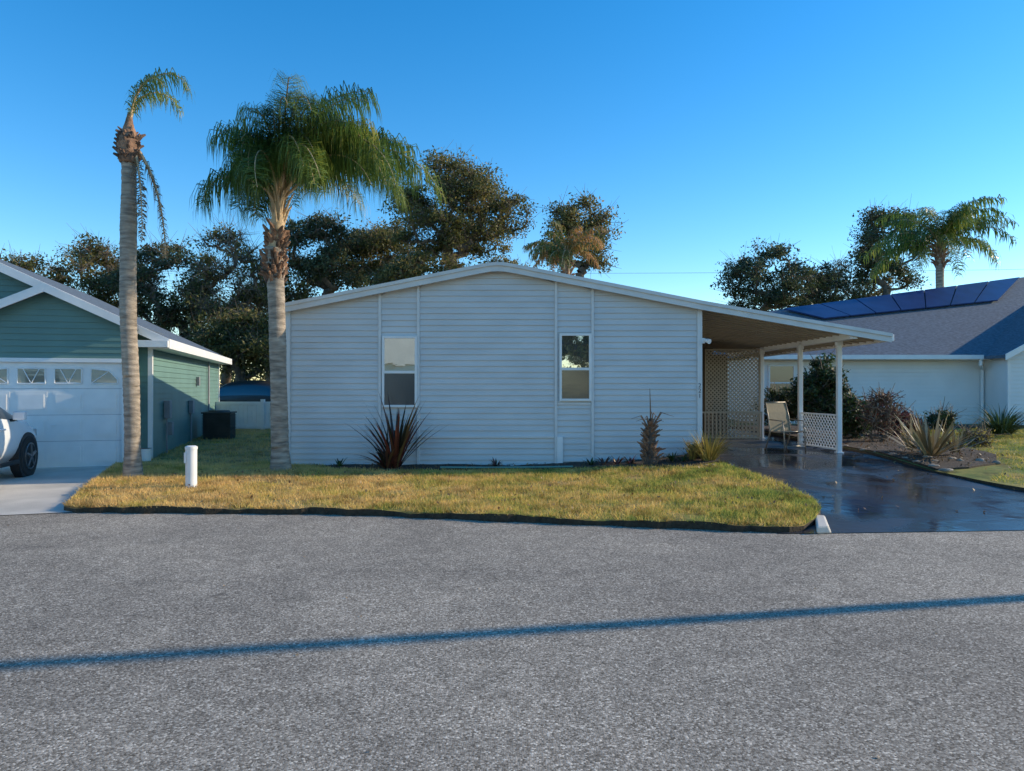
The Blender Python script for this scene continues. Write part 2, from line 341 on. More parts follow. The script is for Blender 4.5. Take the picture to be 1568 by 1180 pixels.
# ---------------------------------------------------------------- main house
YW=13.75
mh=empty('mobile_home')
XL,XR=-4.30,3.60
prof=[(-4.40,3.15),(-.62,3.90),(-.42,3.935),(-.27,3.945),(-.12,3.935),(.08,3.90),(3.6,3.215),(5.4,2.90),(7.17,2.60)]
def roofz(x): return float(np.interp(x,[p[0] for p in prof],[p[1] for p in prof]))
def xl_(z): 
    t=z+.10
    return XL if t<=roofz(XL) else float(np.interp(t,[roofz(XL),3.945],[XL,-.27]))
def xr_(z):
    t=z+.10
    return XR if t<=roofz(XR) else float(np.interp(t,[roofz(XR),3.945],[XR,-.27]))
panels=[(XL,-2.525,0),(-2.525,-1.79,.03),(-1.79,.84,0.01),(.84,1.54,.035),(1.54,XR,0)]
for i,(a,b,o) in enumerate(panels):
    MB().siding(.0-o,3.84,.112,lambda z,a=a:max(a,xl_(z)),lambda z,b=b:min(b,xr_(z)),lap=.022).obj('front_siding_%d'%i,m_side,mh,(0,YW-.004*(i%2),0))
mb=MB()
mb.box(XL+.002,XR-.002,YW+.01,YW+.10,-.1,3.1); mb.prism([(XL+.01,3.1),(XR-.01,3.1),(-.27,3.83)],YW+.01,YW+.1)
mb.box(XL+.002,XL+.1,YW+.1,27,-.1,3.1); mb.box(XR-.1,XR-.002,YW+.1,27,-.1,3.12); mb.box(XL,XR,27,27.1,-.1,3.1)
mb.obj('wall_core',m_side,mh)
MB().siding(-.05,3.02,.112,lambda z:0,lambda z:13.2).obj('side_siding_right',m_side,mh,(XR,YW+.02,0),(0,0,R(90)))
MB().siding(-.05,3.02,.112,lambda z:-13.2,lambda z:0).obj('side_siding_left',m_side,mh,(XL,YW+.02,0),(0,0,R(-90)))
tr=MB()
for xa in (-2.525,-1.79,.84,1.54):
    tr.box(xa-.024,xa+.024,YW-.046,YW-.002,-.05,roofz(xa)-.14)
tr.box(XL-.03,XL+.06,YW-.048,YW+.06,-.05,roofz(XL)-.12); tr.box(XR-.06,XR+.03,YW-.048,YW+.06,-.05,roofz(XR)-.12)
tr.obj('corner_trim',m_jtrim,mh)
sk=MB(); sk.box(-1.76,.81,YW-.040,YW-.003,.635,.672); sk.box(.87,1.51,YW-.037,YW-.003,1.27,1.305); sk.obj('skirting_trim',m_jtrim,mh)
sk=MB(); sk.box(.86,.97,YW-.065,YW-.03,.08,.66); sk.obj('painted_sun_strip',m_trim,mh,bevel=.005)  # added white strip; its pale colour stands in for a sunlit streak
def band(lo,hi,pr,y0,y1,mb,mi=0):
    for (x0,z0),(x1,z1) in zip(pr[:-1],pr[1:]):
        mb.prism([(x0,z0+lo),(x1,z1+lo),(x1,z1+hi),(x0,z0+hi)],y0,y1,mi)
rb=MB(); band(-.09,0,prof[:7],13.58,27.3,rb); rb.obj('roof',m_fascia,mh)
rb=MB(); band(-.09,-.002,prof[6:],13.60,21.5,rb)
for k in range(26):
    yk=13.8+.3*k
    for (x0,z0),(x1,z1) in zip(prof[6:-1],prof[7:]):
        rb.prism([(x0+.02,z0-.115),(x1,z1-.115),(x1,z1-.088),(x0+.02,z0-.088)],yk,yk+.03)
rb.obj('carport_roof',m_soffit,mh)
fb=MB(); band(-.15,-.035,prof,13.555,13.585,fb); band(-.045,.02,prof,13.525,13.60,fb); fb.obj('rake_fascia',m_fascia,mh)
gb=MB(); gb.box(7.10,7.22,13.56,21.5,2.47,2.60); gb.box(6.42,6.56,13.62,21.5,2.52,2.64)
gb.obj('carport_beam_gutter',m_trim,mh,bevel=.01)
def post(x,y,name):
    z=h(x,y); p=MB(); p.box(x-.045,x+.045,y-.045,y+.045,z,2.56); p.box(x-.07,x+.07,y-.07,y+.07,z,z+.03); p.box(x-.06,x+.06,y-.06,y+.06,2.44,2.56)
    p.obj(name,m_trim,mh,bevel=.008)
post(6.60,14.5,'carport_post_1'); post(6.42,16.0,'carport_post_2'); post(6.36,18.3,'carport_post_3')
def window(par,x0,x1,z0,z1,zm,y,name,up=m_glU,lo=m_glL):
    f=MB(); t=.045
    f.box(x0,x0+t,y-.055,y,z0,z1); f.box(x1-t,x1,y-.055,y,z0,z1); f.box(x0+t,x1-t,y-.055,y,z1-t,z1); f.box(x0+t,x1-t,y-.06,y,z0,z0+t)
    f.box(x0+t,x1-t,y-.05,y,zm-.025,zm+.025); f.obj(name+'_frame',m_trim,par,bevel=.004)
    MB().box(x0+t,x1-t,y-.032,y-.022,zm+.025,z1-t).obj(name+'_glass_upper',up,par)
    MB().box(x0+t,x1-t,y-.04,y-.022,z0+t,zm-.025).obj(name+'_glass_lower',lo,par)
window(mh,-2.48,-1.81,1.22,2.58,1.89,YW-.012,'window_1'); window(mh,.905,1.515,1.34,2.63,1.95,YW-.012,'window_2')
fl=MB(); fl.box(3.62,3.68,13.70,13.80,2.44,2.54); fl.tube([(3.68,13.7,2.5),(3.74,13.6,2.47)],[.03,.05],10); fl.obj('floodlight',m_trim,mh)
for i,ch in enumerate('221'):
    cu=bpy.data.curves.new('house_number_%d'%i,'FONT'); cu.body=ch; cu.size=.115; cu.extrude=.003
    o=bpy.data.objects.new('house_number_%d'%i,cu); sc.collection.objects.link(o); o.parent=mh
    o.location=(3.552,YW-.052,1.60-i*.10); o.rotation_euler=(R(90),0,0); cu.materials.append(m_num)
def lattice(mb,x0,x1,z0,z1,y,sp=.105,w=.016,mi=0,frame=.03):
    Wd=x1-x0; Hh=z1-z0; k=-Hh
    while k<Wd:
        for sgn in (1,-1):
            s0=max(0,-k); s1=min(Hh,Wd-k)
            if s1-s0>.02:
                a=(k+s0,s0); b=(k+s1,s1)
                if sgn<0: a=(Wd-a[0],a[1]); b=(Wd-b[0],b[1])
                o=w/2*1.41; yy=y+(.004 if sgn>0 else -.004)
                mb.add([(x0+a[0]-o,yy,z0+a[1]),(x0+a[0]+o,yy,z0+a[1]),(x0+b[0]+o,yy,z0+b[1]),(x0+b[0]-o,yy,z0+b[1]),
                        (x0+a[0]-o,yy+.007,z0+a[1]),(x0+a[0]+o,yy+.007,z0+a[1]),(x0+b[0]+o,yy+.007,z0+b[1]),(x0+b[0]-o,yy+.007,z0+b[1])],
                       [(0,1,2,3),(7,6,5,4),(0,3,7,4),(1,5,6,2)],mi)
        k+=sp
    f=frame
    mb.box(x0,x1,y-.02,y+.02,z0-f,z0,mi); mb.box(x0,x1,y-.02,y+.02,z1,z1+f,mi); mb.box(x0-f,x0,y-.02,y+.02,z0-f,z1+f,mi); mb.box(x1,x1+f,y-.02,y+.02,z0-f,z1+f,mi)
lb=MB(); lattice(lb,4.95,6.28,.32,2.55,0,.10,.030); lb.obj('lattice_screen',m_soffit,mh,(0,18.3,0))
lb=MB(); lattice(lb,.0,1.40,.36,1.02,0,.11,.02); lb.obj('low_lattice_panel',m_trim,mh,(6.58,14.56,0),(0,0,math.atan2(1.44,-.16)))
pk=MB()
for k in range(26): pk.box(3.9+k*.095,3.925+k*.095,-.01,.01,.30,.95)
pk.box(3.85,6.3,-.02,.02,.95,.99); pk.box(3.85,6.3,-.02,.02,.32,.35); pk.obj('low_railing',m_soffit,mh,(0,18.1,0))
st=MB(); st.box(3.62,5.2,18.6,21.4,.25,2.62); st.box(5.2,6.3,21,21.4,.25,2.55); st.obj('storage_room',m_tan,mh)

# patio chair
ch=empty('patio_chair',(SX(1203,15.2),15.2,h(5.8,15.2)+.006),R(20))
c=MB()
for sx in (-.27,.27):
    c.tube([(sx,-.28,0),(sx,-.26,.40),(sx,-.22,.62),(sx,.18,.64)],.014,8)
    c.tube([(sx,.30,0),(sx,.16,.38),(sx,.22,.70),(sx*.96,.32,1.0)],.014,8)
    c.tube([(sx,-.25,.40),(sx,.17,.38)],.013,8)
c.tube([(-.27,-.25,.40),(.27,-.25,.40)],.013,8); c.tube([(-.26,.32,1.0),(.26,.32,1.0)],.014,8); c.tube([(-.27,.17,.38),(.27,.17,.38)],.013,8); c.tube([(-.27,-.275,.1),(.27,-.275,.1)],.01,8)
c.obj('frame',m_chair,ch,smooth=True)
s_=MB(); L_=[(-.25,.40),(-.1,.375),(.08,.375),(.165,.40),(.2,.6),(.25,.8),(.32,.99)]
for (a,b),(c2,d) in zip(L_[:-1],L_[1:]): s_.add([(-.255,a,b),(.255,a,b),(.255,c2,d),(-.255,c2,d)],[(0,1,2,3)])
o=s_.obj('sling_seat_back',m_sling,ch); sm=o.modifiers.new('s','SOLIDIFY'); sm.thickness=.008

# ---------------------------------------------------------------- left neighbour (garage house)
gh=empty('garage_house',(-7.54,15.0,0),R(15))
zb=.03
pk_=( -4.15,4.74); 
MB().siding(zb,4.6,.12,lambda z:max(-8.6,-4.15-(4.66-z)/.476),lambda z:min(0,-4.15+(4.66-z)/.476)).obj('front_siding',m_green,gh)
MB().siding(zb,2.5,.12,lambda z:0,lambda z:10.3).obj('side_siding',m_green,gh,(0,0,0),(0,0,R(90)))
MB().box(-8.6,-.01,.02,10.3,zb,2.5).obj('wall_core',m_green,gh)
r=MB(); 
for (a,b) in (((.38,2.585),pk_),((-8.68,2.585),pk_)):
    r.prism([(a[0],a[1]-.12),(b[0],b[1]-.12),b,a] if a[0]<b[0] else [b,a,(a[0],a[1]-.12),(b[0],b[1]-.12)],-.28,10.6)
r.obj('roof',m_shing,gh)
G0,G1,GC=-3.07,-.30,-1.685; gp=3.58; sl=.47
MB().siding(2.16,gp-.1,.12,lambda z:max(G0,GC-(gp-.08-z)/sl),lambda z:min(G1,GC+(gp-.08-z)/sl)).obj('garage_gable_siding',m_green,gh,(0,-.6,0))
gw=MB(); gw.box(G1-.09,G1,-.6,0,zb,2.8); gw.box(G0,G0+.09,-.6,0,zb,2.8); gw.prism([(G0+.01,2.17),(G1-.01,2.17),(G1-.01,2.85),(GC,gp-.12),(G0+.01,2.85)],-.58,-.0)
gw.obj('garage_walls',m_green,gh)
r=MB(); e=.14; ez=gp-sl*(G1+e-GC)
r.prism([(GC,gp-.1),(G1+e,ez-.1),(G1+e,ez),(GC,gp)],-.85,2.2); r.prism([(G0-e,ez-.1),(GC,gp-.1),(GC,gp),(G0-e,ez)],-.85,2.2); r.obj('garage_roof',m_shing,gh)
t=MB()
t.prism([(GC,gp-.15),(G1+e,ez-.15),(G1+e,ez+.02),(GC,gp+.02)],-.885,-.852); t.prism([(G0-e,ez-.15),(GC,gp-.15),(GC,gp+.02),(G0-e,ez+.02)],-.885,-.852)
t.prism([(-4.15,4.58),(.40,2.42),(.40,2.60),(-4.15,4.76)],-.315,-.283); t.prism([(-8.7,2.42),(-4.15,4.58),(-4.15,4.76),(-8.7,2.6)],-.315,-.283)
t.box(.385,.415,-.31,10.62,2.40,2.60); t.box(.0,.384,-.28,10.6,2.40,2.43)
t.box(-.6,.40,-.42,-.32,2.42,2.56); 
t.box(-.055,.035,-.03,.05,zb,2.42)
t.box(G1-.10,G1+.02,-.63,-.56,zb,2.16); t.box(G0-.02,G0+.10,-.63,-.56,zb,2.16); t.box(G0+.10,G1-.10,-.63,-.56,2.09,2.17)
t.box(-.05,.04,10.26,10.35,zb,2.42)
t.obj('white_trim',m_trim,gh,bevel=.004)
D0,D1=G0+.11,G1-.11; dw=(D1-D0)/4; dz=.515
d=MB()
d.box(D0,D1,-.55,-.53,zb,2.10)
gl=MB(); mu=MB()
for j in range(4):
    for i in range(4):
        a=D0+i*dw+.05; b=a+dw-.10; z0=zb+j*dz+.06; z1=z0+dz-.12
        if j<3:
            d.prism([(a,z0),(b,z0),(b,z1),(a,z1)],-.556,-.551); d.prism([(a+.05,z0+.05),(b-.05,z0+.05),(b-.05,z1-.05),(a+.05,z1-.05)],-.568,-.557)
        else:
            a+=.03; b-=.03; z0+=.04; z1-=.06
            if i==0: pg=[(a,z0),(b,z0),(b,z1),(a+.32*(b-a),z1-.04),(a,z0+.08)]; fc=(b,z0)
            elif i==3: pg=[(a,z0),(b,z0),(b,z0+.08),(b-.32*(b-a),z1-.04),(a,z1)]; fc=(a,z0)
            else: pg=[(a,z0),(b,z0),(b,z1),(a,z1)]; fc=((a+b)/2,z0)
            gl.prism(pg,-.558,-.552)
            for p,q in zip(pg,pg[1:]+pg[:1]): mu.tube([(p[0],-.56,p[1]),(q[0],-.56,q[1])],.013,6)
            for q in ((.2,1),(.8,1)) if i in (1,2) else ((.35,.8) if i==0 else (.65,.8),):
                mu.tube([(fc[0],-.563,fc[1]),(a+q[0]*(b-a),-.563,z0+q[1]*(z1-z0))],.009,6)
for j in (1,2,3): d.box(D0,D1,-.5515,-.5505,zb+j*dz-.004,zb+j*dz+.004,1)
mu.tube([(-1.66,-.575,.86),(-1.58,-.575,.86)],.012,8)
d.obj('garage_door',[m_trim,m_grey],gh); gl.obj('door_glass',m_glD,gh); mu.obj('door_muntins',m_trim,gh)
u_=MB(); u_.box(.02,.14,1.2,1.45,.9,1.3); u_.box(.02,.12,1.6,1.8,.5,.8); u_.tube([(.06,1.3,.1),(.06,1.3,.9)],.02,8); u_.box(.02,.10,5.6,5.75,1.65,1.9); u_.box(.02,.12,4.4,4.7,.9,1.25); u_.tube([(.06,4.5,.1),(.06,4.5,.9)],.02,8)
u_.tube([(.07,7.6,.1),(.07,7.6,2.4)],.03,8)
u_.obj('utility_boxes',m_grey,gh,bevel=.005)

# AC unit
ac=empty('air_conditioner',(SX(336,20.5),20.5,h(-8,20)+.02),R(10))
a=MB(); a.box(-.42,.42,-.42,.42,.0,.04,1)
a.box(-.36,.36,-.36,.36,.05,.78,0)
for k in range(16):
    z=.09+k*.042
    a.box(-.385,.385,-.385,-.362,z,z+.016,0); a.box(.362,.385,-.36,.36,z,z+.016,0); a.box(-.385,-.362,-.36,.36,z,z+.016,0)
a.box(-.40,.40,-.40,.40,.78,.82,0); a.tube([(0,0,.82),(0,0,.86)],[.30,.27],20,0); a.obj('cabinet',[m_ac,m_conc],ac)
fe=MB(); Yf=24.2; fx0,fx1=SX(318,Yf),-4.4; zf0=.12
k=fx0
while k<fx1: fe.box(k,k+.14,Yf,Yf+.03,zf0+.08,zf0+1.0); k+=.15
fe.box(fx0,fx1,Yf-.02,Yf-.001,zf0+.9,zf0+1.0); fe.box(fx0,fx1,Yf-.02,Yf-.001,zf0+.1,zf0+.2)
k=fx0
while k<fx1: fe.box(k,k+.12,Yf-.06,Yf+.06,zf0-.1,zf0+1.08); k+=1.8
fe.obj('white_vinyl_fence',m_trim)

bl=MB(); px,py=SX(293,10.9),10.9; z0=h(px,py)+.03
bl.tube([(px,py,z0),(px,py,z0+.62)],.083,20); bl.tube([(px,py,z0+.62),(px,py,z0+.66),(px,py,z0+.675)],[.09,.09,.06],20); bl.box(px-.07,px-.04,py-.092,py-.07,z0+.42,z0+.58)
bl.obj('white_bollard',m_trim,smooth=False)
bk=MB(); bx,by=SX(223,14.6),14.6; bk.tube([(bx,by,.08),(bx,by,.36)],[.11,.13],16); bk.tube([(bx,by,.33),(bx,by,.36)],.14,16); bk.obj('white_bucket',m_trim)
cb=MB(); cb.add([(3.32,7.83,0),(3.5,7.86,0),(3.72,8.5,0),(3.60,8.55,0),(3.32,7.83,.09),(3.46,7.86,.09),(3.70,8.5,.09),(3.60,8.55,.09)],[(0,3,2,1),(4,5,6,7),(0,1,5,4),(1,2,6,5),(2,3,7,6),(3,0,4,7)]); cb.obj('concrete_curb',m_conc,bevel=.02)

# ---------------------------------------------------------------- cars
def car(name,loc,rz,paint):
    e=empty(name,loc,rz)
    S=[(-2.25,.42,.6,.80,.82,.70,.80,.78,.70),(-2.2,.30,.65,1.0,1.15,.80,.90,.86,.66),(-1.9,.25,.65,1.05,1.58,.84,.93,.90,.62),(-1.0,.22,.65,1.05,1.68,.86,.94,.91,.64),
       (0,.22,.65,1.03,1.69,.86,.94,.91,.64),(.55,.22,.65,1.02,1.60,.86,.94,.91,.62),(1.15,.22,.65,1.02,1.10,.86,.94,.90,.74),(1.7,.24,.62,.96,1.03,.85,.93,.86,.66),(2.1,.28,.58,.84,.92,.78,.86,.80,.58),(2.3,.38,.55,.70,.74,.62,.72,.66,.5)]
    b=MB(); ring=[]
    for (y,zb_,zm,zt,zp,wb,wm,wt,wp) in S:
        ring.append([(-wb,y,zb_),(-wm,y,zm),(-wt,y,zt),(-wp,y,zp),(0,y,zp+.03),(wp,y,zp),(wt,y,zt),(wm,y,zm),(wb,y,zb_),(0,y,zb_)])
    n=10; vs=[p for r_ in ring for p in r_]; 
    for i in range(len(S)-1):
        for k in range(n):
            f=(i*n+k,i*n+(k+1)%n,(i+1)*n+(k+1)%n,(i+1)*n+k)
            glass=(k in (2,5) and 1<=i<=5) or (k in (3,4) and i in (5,)) or (k in(3,4) and i==1)
            b.f.append(f); b.m.append(1 if glass else 0)
    b.v=vs; b.f+= [tuple(range(n)),tuple((len(S)-1)*n+k for k in range(n-1,-1,-1))]; b.m+=[0,0]
    b.obj('body',[paint,m_glL],e,smooth=True,sub=2)
    for yy in (-1.4,1.42):
        for sx in (-1,1):
            w=MB()
            w.tube([(sx*.80,yy,.36),(sx*.935,yy,.36)],.415,28,0)
            w.tube([(sx*.74,yy,.355),(sx*.76,yy,.355),(sx*.94,yy,.355),(sx*.955,yy,.355)],[.31,.355,.355,.33],28,1)
            w.tube([(sx*.955,yy,.355),(sx*.962,yy,.355)],[.23,.22],24,1)
            for q in range(5):
                t=q*2*math.pi/5+.3; w.tube([(sx*.965,yy,.355),(sx*.965,yy+.21*math.cos(t),.355+.21*math.sin(t))],[.035,.025],6,2)
            w.tube([(sx*.96,yy,.355),(sx*.98,yy,.355)],[.05,.04],12,2)
            ringp=[(sx*.962,yy+.225*math.cos(t),.355+.225*math.sin(t)) for t in np.linspace(0,2*math.pi,25)]
            w.tube(ringp,.014,6,2)
            w.obj('wheel',[m_black,m_rubber,m_metal],e)
    x=MB()
    for sx in (-1,1):
        x.box(min(sx*.92,sx*1.10),max(sx*.92,sx*1.10),.78,.90,1.02,1.16,0); x.box(min(sx*.86,sx*.94),max(sx*.86,sx*.94),.80,.86,.99,1.04,1)
        x.box(min(sx*.5,sx*.80),max(sx*.5,sx*.80),2.02,2.16,.66,.80,2); x.box(min(sx*.925,sx*.955),max(sx*.925,sx*.955),-.95,1.0,.26,.34,1)
        for yy in (-.55,.35): x.box(min(sx*.93,sx*.965),max(sx*.93,sx*.965),yy-.1,yy+.1,.86,.89,0)
    x.obj('mirrors_lights_trim',[paint,m_black,m_alu],e,bevel=.02)
    return e
car('parked_car',(-9.14,11.15,.03),R(14),m_carw)
car('parked_car',(SX(372,30),30,.2),R(80),m_carg)

# ---------------------------------------------------------------- right neighbour
rh=empty('white_house')
YN=24.0; zb2=.28
x0,x1=SX(1160,YN),SX(1506,YN)
MB().siding(zb2,2.62,.13,lambda z:0,lambda z:x1-x0,lap=.022).obj('front_siding',m_side2,rh,(x0,YN,0))
x2=x1+7
MB().siding(zb2,2.62,.13,lambda z:0,lambda z:x2-x1,lap=.022).obj('wing_siding',m_side2,rh,(x1,YN-1.2,0))
gpk=x1+3.5
MB().siding(2.62,4.5,.13,lambda z:max(x1,gpk-(4.6-z)/.57),lambda z:min(x2,gpk+(4.6-z)/.57)).obj('wing_gable',m_side2,rh,(0,YN-1.2,0))
b=MB(); b.box(x0,x2,YN+.02,33,zb2-.1,2.6); b.box(x1,x2,YN-1.18,YN,zb2-.1,2.6); b.obj('wall_core',m_side2,rh)
ez=2.66; rdY=29.5; rz_=6.2; ye=YN-.45
slope=(rz_-ez)/(rdY-ye)
def roofplane(x,y): return ez+(y-ye)*slope
E0=Vector((x0-.4,ye,2.66)); E1=Vector((22,ye,2.66))
def on_plane(u,v):   # where the ray through an image pixel meets the roof plane
    k=-(v-593)/F; y=(CAMZ-ez+ye*slope)/(slope-k); return Vector((SX(u,y),y,roofplane(0,y)))
R0=on_plane(1178,476); R1=on_plane(1568,424); R2=R1+(R1-R0)*.3
r=MB(); r.add([E0,E1,R2,R1,R0],[(0,1,2,3,4)]); r.add([R0,R2,(22,36,2.66),(x0-.4,36,2.66)],[(0,1,2,3)]); r.add([E0,R0,(x0-.4,36,2.66)],[(0,1,2)])
r.obj('roof',m_shing,rh)
w=MB(); ys=YN-1.65; yr=27.5
w.prism([(x1-.35,2.52),(gpk,4.60),(gpk,4.70),(x1-.35,2.62)],ys+.03,yr); w.prism([(gpk,4.6),(x2+.35,2.52),(x2+.35,2.62),(gpk,4.7)],ys+.03,yr); w.obj('wing_roof',m_shing,rh)
w=MB(); w.prism([(x1-.38,2.45),(gpk,4.54),(gpk,4.72),(x1-.38,2.64)],ys,ys+.03); w.prism([(gpk,4.54),(x2+.38,2.45),(x2+.38,2.64),(gpk,4.72)],ys,ys+.03)
w.box(x0-.4,x1-.36,YN-.58,YN-.45,2.52,2.66); w.box(x0-.4,x1-.02,YN-.45,YN-.02,2.50,2.53)
w.tube([(x1-.42,YN-.5,2.55),(x1-.42,YN-.5,2.35),(x1-.10,YN-.08,2.2),(x1-.10,YN-.08,.35)],.05,8)
w.box(x1-.04,x1+.05,YN-1.23,YN-1.15,zb2,2.5)
w.obj('white_trim',m_trim,rh)
sp=MB()
A0=on_plane(1200,476.5); A1=on_plane(1562,428); B0=on_plane(1262,491); B1=on_plane(1528,463)
nrm=Vector((0,-slope,1)).normalized()*.12
npan=7
for i in range(npan):
    fa,fb_=i/npan,(i+1)/npan-.006
    q=[B0.lerp(B1,fa)+nrm,B0.lerp(B1,fb_)+nrm,A0.lerp(A1,fb_)+nrm,A0.lerp(A1,fa)+nrm]; q2=[p-nrm*.4 for p in q]
    sp.add(q+q2,[(0,1,2,3),(4,7,6,5),(0,4,5,1),(1,5,6,2),(2,6,7,3),(3,7,4,0)],0)
sp.obj('solar_panels',m_solar,rh)
window(rh,SX(1176,YN),SX(1216,YN),1.15,2.35,1.75,YN-.02,'window_side',m_glL,m_glL)

# across-street house (seen in window reflections)
ah=empty('cream_house',(-7.5,-15,0))
m_cream=M('cream_siding',(.72,.66,.52),.6,.06,2)
MB().box(-6,6,-8,0,0,3.0).obj('walls',m_cream,ah); 
MB().prism([(-6.4,2.95),(6.4,2.95),(0,5.4)],-8.3,.4).obj('roof',m_cream,ah)
w=MB(); w.box(-4,-2.5,.001,.04,1,2.3); w.box(1,3.6,.001,.04,.1,2.2); w.obj('windows',m_black,ah)

# ---------------------------------------------------------------- trees
oak=leafmat('oak_leaves',[(0,(.035,.045,.016)),(.4,(.10,.11,.03)),(.72,(.22,.19,.055)),(1,(.44,.31,.11))],.45)
pine=leafmat('pine_needles',[(0,(.025,.042,.02)),(.55,(.07,.095,.04)),(1,(.18,.19,.08))],.4)
shr=leafmat('shrub_leaves',[(0,(.02,.04,.015)),(.6,(.045,.08,.025)),(1,(.10,.15,.04))],.25)
red=leafmat('red_leaves',[(0,(.05,.012,.015)),(.6,(.13,.03,.03)),(1,(.22,.09,.05))],.3)
cord=leafmat('cordyline_leaves',[(0,(.02,.03,.015)),(.4,(.06,.03,.02)),(.7,(.16,.035,.03)),(1,(.20,.13,.05))],.25,.4)
gold=leafmat('golden_leaves',[(0,(.14,.12,.03)),(.6,(.34,.27,.06)),(1,(.5,.4,.12))],.35)
def tree(name,x,y,crowns,ncl,nleaf,lsz,mat,rt=.22,cl=.45,z0=0,seed=1,trunk_h=None,bare=0.0,flatc=.6,gap=.0):
    rng=np.random.default_rng(seed)
    pts=[]
    vol=[c[3]*c[4]*c[5] for c in crowns]; tot=sum(vol)
    for c,v in zip(crowns,vol):
        k=max(6,int(ncl*v/tot)); d=unit(rng.normal(size=(k,3))); r=rng.uniform(.35,1,(k,1))**.5
        lump=1+.15*rng.normal(size=(k,1))
        pts.append(np.array(c[:3])+d*r*lump*np.array(c[3:6]))
    A=np.concatenate(pts); A[:,0]+=x; A[:,1]+=y; A[:,2]+=z0
    zmin=A[:,2].min(); top=np.array([x+rng.normal()*.3,y,z0+(trunk_h or max(1.2,(zmin-z0)*1.05))])
    nodes=[np.array([x,y,z0-.2])]; par=[-1]
    for k in range(1,9):
        t=k/8; nodes.append(nodes[0]*(1-t)+top*t+np.array([rng.normal()*.06,rng.normal()*.06,0])); par.append(k-1)
    order=np.argsort(np.linalg.norm(A-top,axis=1)); Nn=np.array(nodes)
    for i in order:
        a=A[i]; dd=np.linalg.norm(Nn-a,axis=1); dd[:6]+=3; dd+= .6*np.maximum(0,Nn[:,2]-a[2])
        j=int(np.argmin(dd)); p=Nn[j]; ln=np.linalg.norm(a-p); ns=3
        prev=j
        for s in range(1,ns+1):
            t=s/ns; q=p*(1-t)+a*t+rng.normal(size=3)*.07*ln*(1 if s<ns else 0)+np.array([0,0,-.08*ln*math.sin(math.pi*t)])
            par.append(prev); prev=len(Nn); Nn=np.vstack([Nn,q])
    cnt=np.ones(len(Nn)); par=np.array(par)
    for i in range(len(Nn)-1,0,-1): cnt[par[i]]+=cnt[i]
    rad=np.maximum(.014,rt*(cnt/cnt[0])**.48); rad[0]=rt*1.25
    fb=FB(); P=Nn[par[1:]]; Q=Nn[1:]; rp=np.minimum(rad[par[1:]],rad[1:]*1.5); V_,F_=tubes(P,Q,rp,rad[1:],6); fb.add(V_,F_,.5,0)
    keep=rng.uniform(size=len(A))>=bare; B=A[keep]; per=max(4,nleaf//max(1,len(B)))
    cs=np.repeat(rng.uniform(.45,1.35,(len(B),1)),per,0)
    g=rng.normal(size=(len(B)*per,3)); g*=np.minimum(1,2.2/np.linalg.norm(g,axis=1,keepdims=True))
    C=np.repeat(B,per,0)+g*np.array([cl,cl,cl*flatc])*cs
    V_,F_=leaves(C,lsz,rng); cb_=np.repeat(rng.uniform(0,1,len(B)),per)
    fb.add(V_,F_,np.clip(.55*cb_+.45*rng.uniform(0,1,len(C)),0,1),1)
    tw=np.repeat(A,9,0); e_=tw+rng.normal(size=tw.shape)*cl*1.2+np.array([0,0,.15*cl]); V_,F_=tubes(tw,e_,np.full(len(tw),.013),np.full(len(tw),.005),3); fb.add(V_,F_,.5,0)
    return fb.obj(name,[m_bark,mat])
def T(name,u,vt,vb,wpx,Y,mat,ncl=110,nl=9000,seed=1,lsz=.10,bare=0,cl=.36,extra=None,rt=.22,nsub=11,sub=(.2,.36),lean=0):
    X=SX(u,Y); zt=SZ(vt,Y); zb_=SZ(vb,Y); rxx=wpx/2/F*Y; rz2=(zt-zb_)/2; c=(zt+zb_)/2
    rng=random.Random(seed); cr=[]
    for k in range(nsub):
        t=(k+.5)/nsub; el=math.asin(-.75+1.75*t); a=k*2.4+rng.uniform(-.5,.5)
        q=rng.uniform(.55,.95); s=rng.uniform(*sub)
        cr.append((rxx*q*math.cos(el)*math.cos(a)*(1-s*.4),rxx*q*math.cos(el)*math.sin(a)*.8,c+rz2*math.sin(el)*(1-s)*rng.uniform(.8,1.02),rxx*s*1.15,rxx*s,min(rz2*s*.75,rxx*s*.8)))
    if extra: cr+=extra
    tree(name,X,Y,cr,ncl,nl,lsz,mat,rt,cl,0.1,seed,bare=bare,trunk_h=max(1.5,c-rz2*.75))
T('oak_tree',700,236,430,205,36,oak,240,30000,3,.072,rt=.34,nsub=24,cl=.34,sub=(.17,.30))
T('oak_tree',885,290,440,105,33,oak,80,8500,5,.07,nsub=11,cl=.32)
T('oak_tree',495,325,470,150,38,pine,130,15000,8,.08,bare=.1)
T('oak_tree',585,330,470,160,41,oak,150,17000,9,.085,bare=.05,nsub=15)
T('oak_tree',645,385,490,140,34,oak,100,12000,10,.08,nsub=10)
T('oak_tree',770,400,480,120,40,oak,80,9000,24,.085,nsub=8)
T('oak_tree',45,372,540,160,35,oak,120,13000,11,.08,bare=.25)
T('oak_tree',150,355,540,150,37,oak,160,9000,12,.08,bare=.5)
T('oak_tree',255,345,560,150,35,pine,170,14000,13,.075,bare=.3,nsub=14)
T('oak_tree',345,312,560,130,33,oak,190,7000,14,.07,bare=.65,nsub=14)
T('oak_tree',420,400,570,120,36,oak,110,12000,15,.085)
T('oak_tree',375,470,600,150,31,oak,110,13000,16,.08)
T('oak_tree',200,450,590,160,39,pine,90,8000,17,.10)
T('oak_tree',1175,358,520,140,42,pine,120,12000,18,.085,nsub=12)
T('oak_tree',1255,395,520,110,44,pine,80,6000,19,.085)
T('oak_tree',1305,372,520,120,46,oak,150,2200,20,.08,bare=.8)
